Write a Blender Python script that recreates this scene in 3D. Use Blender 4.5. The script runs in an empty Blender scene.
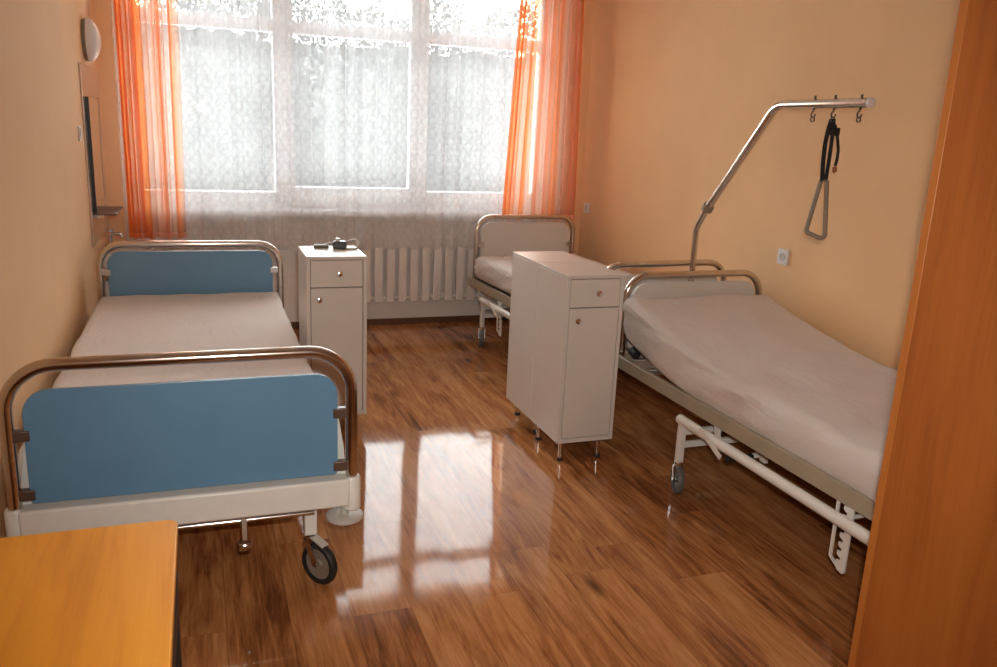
import bpy, bmesh, math, random
from mathutils import Vector, Matrix, noise
R = math.radians
PI = math.pi
random.seed(7)
scn = bpy.context.scene
COL = scn.collection

# ------------------------------------------------------------------ materials
def new_mat(name):
    m = bpy.data.materials.new(name); m.use_nodes = True
    nt = m.node_tree; nt.nodes.clear()
    out = nt.nodes.new('ShaderNodeOutputMaterial')
    return m, nt, out

class NB:
    """tiny node-building helper"""
    def __init__(s, nt): s.nt = nt
    def n(s, t, **kw):
        nd = s.nt.nodes.new(t)
        for k, v in kw.items():
            if k == 'inp':
                for a, b in v.items():
                    if hasattr(b, 'is_output') or isinstance(b, bpy.types.NodeSocket): s.nt.links.new(b, nd.inputs[a])
                    else: nd.inputs[a].default_value = b
            else: setattr(nd, k, v)
        return nd
    def math(s, op, a, b=None, c=None, clamp=False):
        i = {0: a}
        if b is not None: i[1] = b
        if c is not None: i[2] = c
        nd = s.n('ShaderNodeMath', operation=op, inp=i); nd.use_clamp = clamp
        return nd.outputs[0]
    def ramp(s, fac, stops, interp='LINEAR'):
        nd = s.n('ShaderNodeValToRGB'); cr = nd.color_ramp; cr.interpolation = interp
        while len(cr.elements) > 1: cr.elements.remove(cr.elements[-1])
        cr.elements[0].position = stops[0][0]; cr.elements[0].color = (*stops[0][1], 1)
        for p, c in stops[1:]:
            e = cr.elements.new(p); e.color = (*c, 1)
        s.nt.links.new(fac, nd.inputs[0]); return nd.outputs[0]
    def mix(s, fac, a, b, blend='MIX'):
        nd = s.n('ShaderNodeMix', data_type='RGBA', blend_type=blend)
        for k, v in ((0, fac), (6, a), (7, b)):
            if isinstance(v, bpy.types.NodeSocket): s.nt.links.new(v, nd.inputs[k])
            else: nd.inputs[k].default_value = v if k == 0 else (*v, 1)
        return nd.outputs[2]
    def coord(s, scale=(1, 1, 1), kind='Object'):
        tc = s.n('ShaderNodeTexCoord')
        mp = s.n('ShaderNodeMapping', inp={0: tc.outputs[kind], 3: scale})
        return mp.outputs[0]
    def noise(s, vec, scale, detail=4, rough=.55, dist=0):
        return s.n('ShaderNodeTexNoise', inp={'Vector': vec, 'Scale': scale, 'Detail': detail, 'Roughness': rough, 'Distortion': dist}).outputs[0]

def simple(name, col, rough=.5, metal=0, var=.06, vscale=8, bump=0, bscale=60, spec=.5, coat=0):
    m, nt, out = new_mat(name); b = NB(nt)
    v = b.coord()
    f = b.noise(v, vscale, 5)
    c0 = [x * (1 - var) for x in col]; c1 = [min(1, x * (1 + var)) for x in col]
    c = b.ramp(f, [(.3, c0), (.7, c1)])
    p = b.n('ShaderNodeBsdfPrincipled', inp={'Base Color': c, 'Metallic': metal, 'Roughness': rough, 'Specular IOR Level': spec, 'Coat Weight': coat, 'Coat Roughness': .1})
    if bump:
        f2 = b.noise(v, bscale, 4)
        bp = b.n('ShaderNodeBump', inp={'Strength': bump, 'Distance': .004, 'Height': f2})
        nt.links.new(bp.outputs[0], p.inputs['Normal'])
    nt.links.new(p.outputs[0], out.inputs[0])
    return m

def wood(name, dark, mid, light, axis='Z', rough=.35, knots=True, scale=1.0, spec=.5):
    m, nt, out = new_mat(name); b = NB(nt)
    s = {'X': (1.2, 14, 14), 'Y': (14, 1.2, 14), 'Z': (14, 14, 1.2)}[axis]
    v = b.coord(tuple(k * scale for k in s))
    n1 = b.noise(v, 1.0, 6, .6, .6)
    s2 = {'X': (4, 130, 130), 'Y': (130, 4, 130), 'Z': (130, 130, 4)}[axis]
    n2 = b.noise(b.coord(s2), 1.0, 3, .6)
    s3 = {'X': (.6, 3.2, 3.2), 'Y': (3.2, .6, 3.2), 'Z': (3.2, 3.2, .6)}[axis]
    n3 = b.noise(b.coord(s3), 1.0, 3, .5, .3)
    f = b.math('ADD', b.math('MULTIPLY', n1, .5), b.math('ADD', b.math('MULTIPLY', n2, .18), b.math('MULTIPLY', n3, .32)))
    c = b.ramp(f, [(.34, dark), (.5, mid), (.66, light)])
    if knots:
        s4 = {'X': (1.3, 5, 5), 'Y': (5, 1.3, 5), 'Z': (5, 5, 2.2)}[axis]
        vo = b.n('ShaderNodeTexVoronoi', inp={'Vector': b.coord(s4), 'Scale': .8, 'Randomness': 1.0}).outputs[0]
        k = b.ramp(b.math('ADD', vo, b.math('MULTIPLY', n1, .12)), [(.06, (1, 1, 1)), (.17, (0, 0, 0))])
        c = b.mix(b.math('MULTIPLY', k, .55), c, [x * .8 for x in dark])
    p = b.n('ShaderNodeBsdfPrincipled', inp={'Base Color': c, 'Roughness': rough, 'Specular IOR Level': spec})
    bp = b.n('ShaderNodeBump', inp={'Strength': .06, 'Distance': .002, 'Height': n2})
    nt.links.new(bp.outputs[0], p.inputs['Normal'])
    nt.links.new(p.outputs[0], out.inputs[0])
    return m

def floor_mat():
    m, nt, out = new_mat('oak_laminate'); b = NB(nt)
    tc = b.n('ShaderNodeTexCoord'); sep = b.n('ShaderNodeSeparateXYZ', inp={0: tc.outputs['Object']})
    x, y = sep.outputs[0], sep.outputs[1]
    PW, PL = .193, 1.29
    xr = b.math('DIVIDE', b.math('ADD', x, 10.02), PW); row = b.math('FLOOR', xr); fx = b.math('FRACT', xr)
    wn = b.n('ShaderNodeTexWhiteNoise', noise_dimensions='1D', inp={'W': row}).outputs[0]
    yr = b.math('ADD', b.math('DIVIDE', b.math('ADD', y, 10), PL), b.math('MULTIPLY', wn, 7.3)); pl = b.math('FLOOR', yr); fy = b.math('FRACT', yr)
    pid = b.math('ADD', b.math('MULTIPLY', row, 13.7), b.math('MULTIPLY', pl, 5.31))
    w2 = b.n('ShaderNodeTexWhiteNoise', noise_dimensions='1D', inp={'W': pid})
    rnd, rcol = w2.outputs[0], w2.outputs[1]
    off = b.math('MULTIPLY', rnd, 37.0)
    def vec(sx, sy):
        return b.n('ShaderNodeCombineXYZ', inp={0: b.math('MULTIPLY', x, sx), 1: b.math('MULTIPLY', y, sy), 2: off}).outputs[0]
    g1 = b.noise(vec(11, 1.5), 1.0, 6, .62, 1.1)
    g2 = b.noise(vec(150, 6), 1.0, 3, .6)
    g3 = b.noise(vec(34, 2.6), 1.0, 4, .6, 1.6)
    f = b.math('ADD', b.math('ADD', b.math('MULTIPLY', g1, .52), b.math('MULTIPLY', g2, .14)), b.math('MULTIPLY', g3, .34))
    f = b.math('ADD', f, b.math('MULTIPLY', b.math('SUBTRACT', rnd, .5), .10))
    c = b.ramp(f, [(.32, (.10, .035, .014)), (.42, (.27, .100, .034)), (.49, (.40, .162, .056)), (.57, (.52, .235, .086)), (.68, (.62, .31, .13))])
    kn = b.n('ShaderNodeTexVoronoi', inp={'Vector': vec(4.2, 1.25), 'Scale': 1.0}).outputs[0]
    k = b.ramp(b.math('ADD', kn, b.math('MULTIPLY', g1, .16)), [(.10, (1, 1, 1)), (.20, (0, 0, 0))])
    c = b.mix(b.math('MULTIPLY', k, .72), c, (.035, .014, .008))
    # seams
    sx = b.math('LESS_THAN', b.math('MINIMUM', fx, b.math('SUBTRACT', 1.0, fx)), .008)
    sy = b.math('LESS_THAN', b.math('MINIMUM', fy, b.math('SUBTRACT', 1.0, fy)), .0008)
    seam = b.math('MAXIMUM', sx, sy)
    c = b.mix(b.math('MULTIPLY', seam, .35), c, (.03, .012, .006))
    ge = b.n('ShaderNodeNewGeometry')
    tilt = b.n('ShaderNodeVectorMath', operation='SUBTRACT', inp={0: rcol, 1: (.5, .5, .5)}).outputs[0]
    tilt = b.n('ShaderNodeVectorMath', operation='MULTIPLY', inp={0: tilt, 1: (.016, .010, 0)}).outputs[0]
    nn = b.n('ShaderNodeVectorMath', operation='ADD', inp={0: ge.outputs['Normal'], 1: tilt}).outputs[0]
    nn = b.n('ShaderNodeVectorMath', operation='NORMALIZE', inp={0: nn}).outputs[0]
    h = b.math('SUBTRACT', b.math('MULTIPLY', g2, .15), seam)
    bp = b.n('ShaderNodeBump', inp={'Strength': .05, 'Distance': .001, 'Height': h, 'Normal': nn})
    p = b.n('ShaderNodeBsdfPrincipled', inp={'Base Color': c, 'Roughness': b.math('ADD', b.math('MULTIPLY', g3, .05), .035), 'Specular IOR Level': .20, 'Normal': bp.outputs[0]})
    nt.links.new(p.outputs[0], out.inputs[0])
    return m

def lace_mat():
    m, nt, out = new_mat('white_lace_net'); b = NB(nt)
    uv = b.n('ShaderNodeUVMap'); sep = b.n('ShaderNodeSeparateXYZ', inp={0: uv.outputs[0]})
    u, v = sep.outputs[0], sep.outputs[1]         # metres along the cloth / above hem
    def sn(a, k, ph=0): return b.math('SINE', b.math('ADD', b.math('MULTIPLY', a, k), ph))
    k = 2 * PI / .18
    d1 = b.math('MULTIPLY', sn(b.math('ADD', u, v), k), sn(b.math('SUBTRACT', u, v), k))       # diamonds
    mp = b.n('ShaderNodeMapping', inp={0: uv.outputs[0]})
    nz = b.noise(mp.outputs[0], 38, 4, .7)
    nz2 = b.noise(mp.outputs[0], 9, 3, .5)
    fl = b.math('ADD', b.math('MULTIPLY', b.math('ABSOLUTE', d1), .16), b.math('ADD', b.math('MULTIPLY', nz, .85), b.math('MULTIPLY', nz2, .3)))
    motif = b.ramp(fl, [(.52, (0, 0, 0)), (.80, (1, 1, 1))])
    # the motif is densest in the lower metre and a half of the cloth, plain net above
    fade = b.ramp(b.math('DIVIDE', v, 2.4), [(.40, (1, 1, 1)), (.62, (.35, .35, .35))])
    motif = b.math('MULTIPLY', motif, fade)
    hem = b.math('LESS_THAN', v, .016)
    strk = b.n('ShaderNodeTexNoise', noise_dimensions='1D', inp={'W': b.math('MULTIPLY', u, 7.0), 'Scale': 1.0, 'Detail': 3.0, 'Roughness': .6}).outputs[0]
    border = b.ramp(v, [(.20, (1, 1, 1)), (.27, (0, 0, 0))])
    opac = b.math('ADD', b.math('ADD', .34, b.math('MULTIPLY', border, .26)), b.math('ADD', b.math('MULTIPLY', motif, .12), b.math('MULTIPLY', b.math('SUBTRACT', strk, .5), .22)))
    opac = b.math('MAXIMUM', opac, b.math('MULTIPLY', hem, .6))
    tr = b.n('ShaderNodeBsdfTransparent')
    df = b.n('ShaderNodeBsdfDiffuse', inp={'Color': (.93, .93, .94, 1)})
    tl = b.n('ShaderNodeBsdfTranslucent', inp={'Color': (.88, .88, .89, 1)})
    ad = b.n('ShaderNodeMixShader', inp={0: .5, 1: df.outputs[0], 2: tl.outputs[0]})
    mx = b.n('ShaderNodeMixShader', inp={0: opac, 1: tr.outputs[0], 2: ad.outputs[0]})
    nt.links.new(mx.outputs[0], out.inputs[0])
    return m

def organza_mat():
    m, nt, out = new_mat('orange_organza'); b = NB(nt)
    uv = b.n('ShaderNodeUVMap'); sep = b.n('ShaderNodeSeparateXYZ', inp={0: uv.outputs[0]})
    u, v = sep.outputs[0], sep.outputs[1]
    st = b.n('ShaderNodeTexNoise', noise_dimensions='1D', inp={'W': b.math('MULTIPLY', u, 7.0), 'Scale': 1.0, 'Detail': 3.0, 'Roughness': .6}).outputs[0]
    s = b.ramp(st, [(.42, (0, 0, 0)), (.60, (1, 1, 1))])
    col = b.mix(s, (.96, .70, .58), (.95, .27, .05))
    opac = b.math('ADD', .24, b.math('MULTIPLY', s, .40))
    hem = b.math('LESS_THAN', v, .035)
    opac = b.math('MAXIMUM', opac, b.math('MULTIPLY', hem, .82))
    tcol = b.mix(s, (1, .90, .84), (1, .66, .42))
    tr = b.n('ShaderNodeBsdfTransparent', inp={'Color': tcol})
    df = b.n('ShaderNodeBsdfDiffuse', inp={'Color': col}); tl = b.n('ShaderNodeBsdfTranslucent', inp={'Color': col})
    ad = b.n('ShaderNodeMixShader', inp={0: .6, 1: df.outputs[0], 2: tl.outputs[0]})
    mx = b.n('ShaderNodeMixShader', inp={0: opac, 1: tr.outputs[0], 2: ad.outputs[0]})
    nt.links.new(mx.outputs[0], out.inputs[0])
    return m

def glass_mat():
    m, nt, out = new_mat('window_glass'); b = NB(nt)
    tr = b.n('ShaderNodeBsdfTransparent', inp={'Color': (.95, .97, .96, 1)})
    gl = b.n('ShaderNodeBsdfGlossy', inp={'Roughness': .02})
    lw = b.n('ShaderNodeFresnel', inp={0: 1.45})
    mx = b.n('ShaderNodeMixShader', inp={0: lw.outputs[0], 1: tr.outputs[0], 2: gl.outputs[0]})
    nt.links.new(mx.outputs[0], out.inputs[0])
    return m

def sheet_mat(name, col):
    m, nt, out = new_mat(name); b = NB(nt)
    v = b.coord()
    f = b.noise(v, 5, 4); f2 = b.noise(b.coord((1, .35, 1)), 14, 5, .6, 1.2); f3 = b.noise(v, 420, 2)
    c = b.ramp(f, [(.3, [x * .96 for x in col]), (.7, col)])
    p = b.n('ShaderNodeBsdfPrincipled', inp={'Base Color': c, 'Roughness': .9, 'Specular IOR Level': .15, 'Sheen Weight': .1})
    h = b.math('ADD', f2, b.math('MULTIPLY', f3, .05))
    bp = b.n('ShaderNodeBump', inp={'Strength': .6, 'Distance': .014, 'Height': h})
    nt.links.new(bp.outputs[0], p.inputs['Normal']); nt.links.new(p.outputs[0], out.inputs[0])
    return m

M = dict(
    peach=simple('peach_wall_paint', (.86, .57, .32), .75, var=.03, vscale=2.5, bump=.25, bscale=260, spec=.2),
    white_wall=simple('white_wall_paint', (.84, .80, .76), .7, var=.03, bump=.1, bscale=200, spec=.2),
    ceiling=simple('ceiling_paint', (.88, .87, .84), .9, var=.02),
    floor=floor_mat(),
    skirt=wood('skirting_wood', (.10, .045, .022), (.15, .068, .034), (.20, .095, .05), 'X', .4, False),
    pvc=simple('window_plastic', (.86, .87, .89), .35, var=.01),
    glass=glass_mat(), lace=lace_mat(), organza=organza_mat(),
    chrome=simple('chrome', (.66, .59, .52), .16, 1.0, var=.05, vscale=20),
    dullchrome=simple('dull_chrome', (.55, .52, .49), .34, 1.0, var=.06, vscale=20),
    knob=simple('knob_metal', (.72, .70, .67), .15, 1.0, var=.03),
    blue=simple('blue_laminate', (.125, .275, .44), .42, var=.05, vscale=3, bump=.05, bscale=300),
    greyboard=simple('pale_grey_laminate', (.66, .63, .60), .45, var=.02, vscale=4),
    whitepaint=simple('white_enamel', (.80, .79, .75), .35, var=.04, vscale=15),
    scuff=None,
    beigepaint=simple('beige_enamel', (.40, .34, .25), .4, var=.06, vscale=10),
    lockerwhite=simple('white_laminate', (.69, .645, .605), .32, var=.015, vscale=3),
    lockeredge=simple('white_edge_band', (.78, .75, .71), .4, var=.02),
    gap=simple('dark_gap', (.10, .085, .075), .8),
    sheet=sheet_mat('white_sheet', (.73, .675, .65)),
    rubber=simple('black_rubber', (.018, .018, .018), .55, var=.2, vscale=30),
    greyrubber=simple('grey_wheel', (.12, .115, .11), .5, var=.15, vscale=30),
    wheeldisc=simple('grey_brown_wheel_disc', (.26, .21, .17), .4, var=.1),
    greywheel=simple('pale_grey_plastic', (.52, .50, .46), .5, var=.05),
    bracket=simple('brown_clip_plastic', (.10, .06, .045), .35, var=.1),
    spring=simple('dark_steel', (.16, .15, .14), .4, .8, var=.1),
    strap=simple('black_webbing', (.014, .015, .017), .8, var=.2, vscale=50, bump=.3, bscale=400),
    handle=simple('grey_beige_plastic', (.27, .22, .165), .5, var=.08, vscale=20),
    bead=simple('reddish_cord_end', (.35, .10, .05), .5),
    radiator=simple('radiator_enamel', (.83, .79, .75), .4, var=.03, vscale=10),
    socketw=simple('socket_plastic', (.82, .80, .78), .35, var=.01),
    socketin=simple('socket_insert', (.62, .60, .58), .4, var=.02),
    tabletop=wood('orange_beech_top', (.68, .245, .005), (.85, .345, .008), (.92, .41, .014), 'Y', .42, False, 1.3),
    tabledark=simple('dark_brown_board', (.035, .022, .017), .5, var=.1),
    ward=wood('orange_alder', (.30, .080, .013), (.44, .130, .023), (.52, .168, .033), 'Z', .4, True),
    wardedge=wood('light_alder_edge', (.46, .145, .026), (.54, .18, .034), (.60, .21, .045), 'Z', .4, False),
    tile=simple('glossy_pinkish_tile', (.72, .53, .42), .08, var=.03, coat=.4),
    mirror=simple('mirror_silver', (.86, .86, .86), .02, 1.0, var=0),
    black=simple('black_trim', (.012, .011, .011), .35),
    lampglass=simple('opal_lamp_glass', (.84, .82, .80), .15, var=.02),
    porcelain=simple('white_porcelain', (.82, .80, .78), .12, var=.01),
    olive=simple('olive_casing', (.12, .105, .06), .5, var=.15, vscale=60),
    bark=simple('bark', (.06, .05, .045), .9, var=.2),
    leaf=simple('dull_leaves', (.055, .056, .052), .8, var=.15, vscale=3, spec=.05),
    ground=simple('dark_sky_mask', (.042, .042, .039), .9, var=.1, vscale=.5), bounce_snow=simple('bounce_snow', (.82, .84, .87), .9, var=.03, vscale=.5),
)

# ------------------------------------------------------------------ mesh building
class MB:
    def __init__(s): s.v = []; s.f = []; s.uv = None
    def add(s, vs, fs):
        o = len(s.v); s.v += [tuple(v) for v in vs]; s.f += [tuple(i + o for i in f) for f in fs]; return s
    def box(s, x0, x1, y0, y1, z0, z1):
        vs = [(x, y, z) for x in (x0, x1) for y in (y0, y1) for z in (z0, z1)]
        return s.add(vs, [(0, 1, 3, 2), (4, 6, 7, 5), (0, 4, 5, 1), (2, 3, 7, 6), (0, 2, 6, 4), (1, 5, 7, 3)])
    def obox(s, p, q, w, h, up=(0, 0, 1)):          # bar of rectangular section from p to q
        p, q = Vector(p), Vector(q); d = (q - p).normalized(); up = Vector(up)
        if abs(d.dot(up)) > .98: up = Vector((1, 0, 0))
        a = d.cross(up).normalized(); b = a.cross(d).normalized()
        vs = [e + a * sx * w / 2 + b * sz * h / 2 for e in (p, q) for sx, sz in ((-1, -1), (1, -1), (1, 1), (-1, 1))]
        return s.add(vs, [(0, 3, 2, 1), (4, 5, 6, 7), (0, 1, 5, 4), (1, 2, 6, 5), (2, 3, 7, 6), (3, 0, 4, 7)])
    def tube(s, pts, r, seg=14, cap=True):
        pts = [Vector(p) for p in pts]; n = len(pts)
        rr = r if isinstance(r, (list, tuple)) else [r] * n
        T = []
        for i in range(n):
            a = pts[max(i - 1, 0)]; b = pts[min(i + 1, n - 1)]; T.append((b - a).normalized())
        ref = Vector((0, 0, 1)) if abs(T[0].z) < .9 else Vector((1, 0, 0))
        N = (ref - T[0] * ref.dot(T[0])).normalized()
        vs = []
        for i in range(n):
            N = (N - T[i] * N.dot(T[i])).normalized(); B = T[i].cross(N)
            for k in range(seg):
                a = 2 * PI * k / seg
                vs.append(pts[i] + (N * math.cos(a) + B * math.sin(a)) * rr[i])
        fs = [(i * seg + k, i * seg + (k + 1) % seg, (i + 1) * seg + (k + 1) % seg, (i + 1) * seg + k) for i in range(n - 1) for k in range(seg)]
        if cap:
            fs.append(tuple(range(seg - 1, -1, -1))); fs.append(tuple((n - 1) * seg + k for k in range(seg)))
        return s.add(vs, fs)
    def cyl(s, p, q, r, seg=20): return s.tube([p, q], r, seg)
    def lathe(s, prof, c=(0, 0, 0), axis=(0, 0, 1), seg=28, ring=False):   # prof: (radius, along)
        ax = Vector(axis).normalized(); ref = Vector((1, 0, 0)) if abs(ax.x) < .9 else Vector((0, 1, 0))
        a = (ref - ax * ref.dot(ax)).normalized(); b = ax.cross(a); c = Vector(c)
        vs = []; n = len(prof)
        for r, h in prof:
            for k in range(seg):
                t = 2 * PI * k / seg
                vs.append(c + ax * h + (a * math.cos(t) + b * math.sin(t)) * max(r, 1e-5))
        fs = [(i * seg + k, i * seg + (k + 1) % seg, (i + 1) * seg + (k + 1) % seg, (i + 1) * seg + k) for i in range(n - 1) for k in range(seg)]
        if ring: fs += [((n - 1) * seg + k, (n - 1) * seg + (k + 1) % seg, (k + 1) % seg, k) for k in range(seg)]
        else: fs.append(tuple(range(seg - 1, -1, -1))); fs.append(tuple((n - 1) * seg + k for k in range(seg)))
        return s.add(vs, fs)
    def prism(s, poly, origin, u, w, thick):        # planar outline extruded to both sides of its plane
        o, u, w = Vector(origin), Vector(u).normalized(), Vector(w).normalized(); nrm = u.cross(w)
        n = len(poly)
        vs = [o + u * a + w * b + nrm * sgn * thick / 2 for sgn in (-1, 1) for a, b in poly]
        fs = [tuple(range(n - 1, -1, -1)), tuple(range(n, 2 * n))] + [(i, (i + 1) % n, n + (i + 1) % n, n + i) for i in range(n)]
        return s.add(vs, fs)
    def build(s, name, mat, parent=None, bevel=0, smooth=True, seg=2):
        me = bpy.data.meshes.new(name); me.from_pydata(s.v, [], s.f); me.update()
        bm = bmesh.new(); bm.from_mesh(me); bmesh.ops.recalc_face_normals(bm, faces=bm.faces)
        for e in bm.edges:
            if len(e.link_faces) == 2 and e.calc_face_angle(0) > R(38): e.smooth = False
        for f in bm.faces: f.smooth = smooth
        bm.to_mesh(me); bm.free()
        if s.uv:
            lay = me.uv_layers.new(name='UVMap')
            for l in me.loops: lay.data[l.index].uv = s.uv[l.vertex_index]
        me.materials.append(mat)
        o = bpy.data.objects.new(name, me); COL.objects.link(o)
        if parent: o.parent = parent
        if bevel:
            md = o.modifiers.new('Bevel', 'BEVEL'); md.width = bevel; md.segments = seg; md.limit_method = 'ANGLE'; md.angle_limit = R(50)
        return o

def fillet(pts, r, n=8):
    pts = [Vector(p) for p in pts]; out = [pts[0]]
    rs = r if isinstance(r, (list, tuple)) else [r] * (len(pts) - 2)
    for i in range(1, len(pts) - 1):
        a, b, c = pts[i - 1], pts[i], pts[i + 1]
        d1, d2 = (a - b).normalized(), (c - b).normalized(); ang = d1.angle(d2)
        t = rs[i - 1] / math.tan(ang / 2); cen = b + (d1 + d2).normalized() * (rs[i - 1] / math.sin(ang / 2))
        p1, p2 = b + d1 * t, b + d2 * t; v1, v2 = p1 - cen, p2 - cen; th = v1.angle(v2)
        for k in range(n + 1):
            f = k / n
            out.append(cen + (v1 * math.sin((1 - f) * th) + v2 * math.sin(f * th)) / math.sin(th))
    out.append(pts[-1]); return out

def round_rect(x0, x1, z0, z1, rt, rb, n=7):
    P = []
    for cx, cz, r, a0 in ((x1 - rb, z0 + rb, rb, -90), (x1 - rt, z1 - rt, rt, 0), (x0 + rt, z1 - rt, rt, 90), (x0 + rb, z0 + rb, rb, 180)):
        for k in range(n + 1):
            a = R(a0 + 90 * k / n); P.append((cx + r * math.cos(a), cz + r * math.sin(a)))
    return P

def tag(o, label, cat, group=None):
    o['label'] = label; o['category'] = cat
    if group: o['group'] = group
    return o
def thing(name, label, cat, loc=(0, 0, 0), rz=0, group=None):
    o = bpy.data.objects.new(name, None); COL.objects.link(o); o.empty_display_size = .1
    o.location = loc; o.rotation_euler = (0, 0, rz); return tag(o, label, cat, group)
def struct(mb, name, mat, parent=None, **k):
    o = mb.build(name, mat, parent, **k)
    if parent is None: o['kind'] = 'structure'
    return o
def dup(root, loc, label, rz=None):
    r = root.copy(); COL.objects.link(r); r.location = loc; r['label'] = label
    if rz is not None: r.rotation_euler = (0, 0, rz)
    for ch in list(root.children):
        c = ch.copy(); COL.objects.link(c); c.parent = r
        for g in list(ch.children):
            d = g.copy(); COL.objects.link(d); d.parent = c
    return r

# ------------------------------------------------------------------ the room
XL, XR, YB, YF, ZC = -.62, 2.96, -.85, 6.22, 2.95
WX0, WX1, WZ0, WZ1 = -.46, 2.62, .885, 2.62
struct(MB().box(XL - .2, XR + .2, YB - .2, YF + .35, -.12, 0), 'floor', M['floor'])
struct(MB().box(XL - .2, XR + .2, YB - .2, YF + .35, ZC, ZC + .12), 'ceiling', M['ceiling'])
struct(MB().box(XL - .2, XL, YB - .2, YF + .35, 0, ZC), 'wall_left', M['peach'])
struct(MB().box(XR, XR + .2, YB - .2, YF + .35, 0, ZC), 'wall_right', M['peach'])
struct(MB().box(XL, XR, YB - .2, YB, 0, ZC), 'wall_back', M['peach'])
w = MB().box(XL, WX0, YF, YF + .33, 0, ZC).box(WX1, XR, YF, YF + .33, 0, ZC).box(WX0, WX1, YF, YF + .33, WZ1, ZC)
struct(w, 'wall_front', M['peach'])
struct(MB().box(WX0, WX1, YF, YF + .33, 0, WZ0 - .03), 'wall_below', M['white_wall'])
struct(MB().box(XL, XR, YF - .016, YF, 0, .048), 'baseboard_front', M['skirt'], bevel=.004)
struct(MB().box(XR - .016, XR, YB, YF - .016, 0, .048), 'baseboard_right', M['skirt'], bevel=.004)
struct(MB().box(XL, XL + .016, YB, YF - .016, 0, .048), 'baseboard_left', M['skirt'], bevel=.004)
struct(MB().box(XL, XL + .010, 5.32, YF, .76, 1.80), 'trim_1', M['tile'], bevel=.003)
# window
win = bpy.data.objects.new('window_1', None); COL.objects.link(win); win['kind'] = 'structure'
yw0, yw1 = YF + .07, YF + .14
f = MB()
f.box(WX0, WX0 + .07, yw0, yw1, WZ0, WZ1).box(WX1 - .07, WX1, yw0, yw1, WZ0, WZ1)
f.box(WX0 + .07, WX1 - .07, yw0, yw1, WZ0, WZ0 + .12).box(WX0 + .07, WX1 - .07, yw0, yw1, WZ1 - .07, WZ1)
f.build('window_frame', M['pvc'], win, bevel=.004)
MUL = ((.515, .655), (1.515, 1.650))
for a, b in MUL:
    MB().box(a, b, yw0 - .005, yw1 + .005, WZ0 + .12, WZ1 - .07).build('mullion', M['pvc'], win, bevel=.004)
cells = ((WX0 + .07, MUL[0][0]), (MUL[0][1], MUL[1][0]), (MUL[1][1], WX1 - .07))
for (a, b), sill in zip(cells, (1.015, 1.055, 1.035)):
    MB().box(a, b, yw0, yw1, 2.13, 2.215).build('transom', M['pvc'], win, bevel=.004)
    if sill > WZ0 + .125:
        MB().box(a, b, yw0 + .008, yw1 - .008, WZ0 + .12, sill).build('sash_rail', M['pvc'], win, bevel=.004)
    MB().box(a, b, yw0 + .032, yw0 + .036, max(sill, WZ0 + .12), 2.13).build('pane', M['glass'], win)
    MB().box(a, b, yw0 + .032, yw0 + .036, 2.215, WZ1 - .07).build('pane', M['glass'], win)
MB().box(WX0 - .03, WX1 + .03, YF - .10, yw0 - .001, WZ0 - .03, WZ0).build('window_sill', M['pvc'], win, bevel=.006)

# ------------------------------------------------------------------ radiator
rad = thing('radiator', 'long off-white ribbed radiator below the window behind the lace curtain', 'radiator', (1.66, YF - .09, 0))
PITCH = .0925; NR = 16
for i in range(NR):
    x = (i - (NR - 1) / 2) * PITCH
    m = MB()
    m.prism(round_rect(x - .033, x + .033, .20, .725, .02, .02, 4), (0, -.030, 0), (1, 0, 0), (0, 0, 1), .020)
    m.prism(round_rect(x - .020, x + .020, .215, .715, .012, .012, 4), (0, .005, 0), (1, 0, 0), (0, 0, 1), .06)
    m.cyl((x - PITCH / 2, 0, .235), (x + PITCH / 2, 0, .235), .024, 12).cyl((x - PITCH / 2, 0, .69), (x + PITCH / 2, 0, .69), .024, 12)
    m.build('radiator_section', M['radiator'], rad, bevel=.006)
for s in (-.45, .45):
    MB().box(s - .012, s + .012, .04, .0895, .60, .64).build('wall_bracket', M['radiator'], rad)

# ------------------------------------------------------------------ curtains
def cloth(name, mat, x0t, x1t, x0b, x1b, y, z0, z1, folds, amp, lat, seed, nu=340, nz=40, xin=.0):
    rnd = random.Random(seed)
    ph = [rnd.uniform(0, 6.28) for _ in range(6)]
    m = MB(); uv = []
    Wd = max(x1t - x0t, x1b - x0b)
    for j in range(nz + 1):
        t = j / nz; z = z0 + (z1 - z0) * t
        for i in range(nu + 1):
            s = i / nu
            p = 2 * PI * folds * s + 1.3 * math.sin(2 * PI * s * 2.3 + ph[0]) + .7 * math.sin(2 * PI * s * 5.1 + ph[1])
            wob = .25 * math.sin(3.1 * t + 9 * s + ph[2])
            a = amp * (.65 + .35 * math.sin(2 * PI * s * 3.7 + ph[3])) * (.75 + .45 * (1 - t))
            x = (x0b + (x1b - x0b) * s) * (1 - t) + (x0t + (x1t - x0t) * s) * t
            x += lat * math.sin(2 * (p + wob) + .5)
            yy = y + a * math.sin(p + wob) + .2 * amp * math.sin(2.3 * p + ph[4])
            m.v.append((x, yy, z + (.008 * math.sin(p) if j == 0 else 0))); uv.append((s * Wd * 1.6, z - z0))
    W = nu + 1
    m.f = [(j * W + i, j * W + i + 1, (j + 1) * W + i + 1, (j + 1) * W + i) for j in range(nz) for i in range(nu)]
    m.uv = uv
    return m.build(name, mat)
tag(cloth('lace_curtain', M['lace'], -.50, 2.78, -.50, 2.76, 6.06, .625, ZC - .004, 21, .016, .006, 3, 700, 24),
    'wide white lace net curtain across the whole window', 'curtain')
tag(cloth('orange_curtain', M['organza'], -.485, -.10, -.475, -.11, 5.965, .725, ZC - .004, 6.5, .030, .012, 11),
    'sheer orange striped curtain hanging at the left side of the window', 'curtain', 'orange window curtains')
tag(cloth('orange_curtain', M['organza'], 2.27, 2.735, 2.175, 2.78, 5.965, .865, ZC - .004, 7.5, .030, .012, 23),
    'sheer orange striped curtain hanging at the right side of the window', 'curtain', 'orange window curtains')

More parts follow.
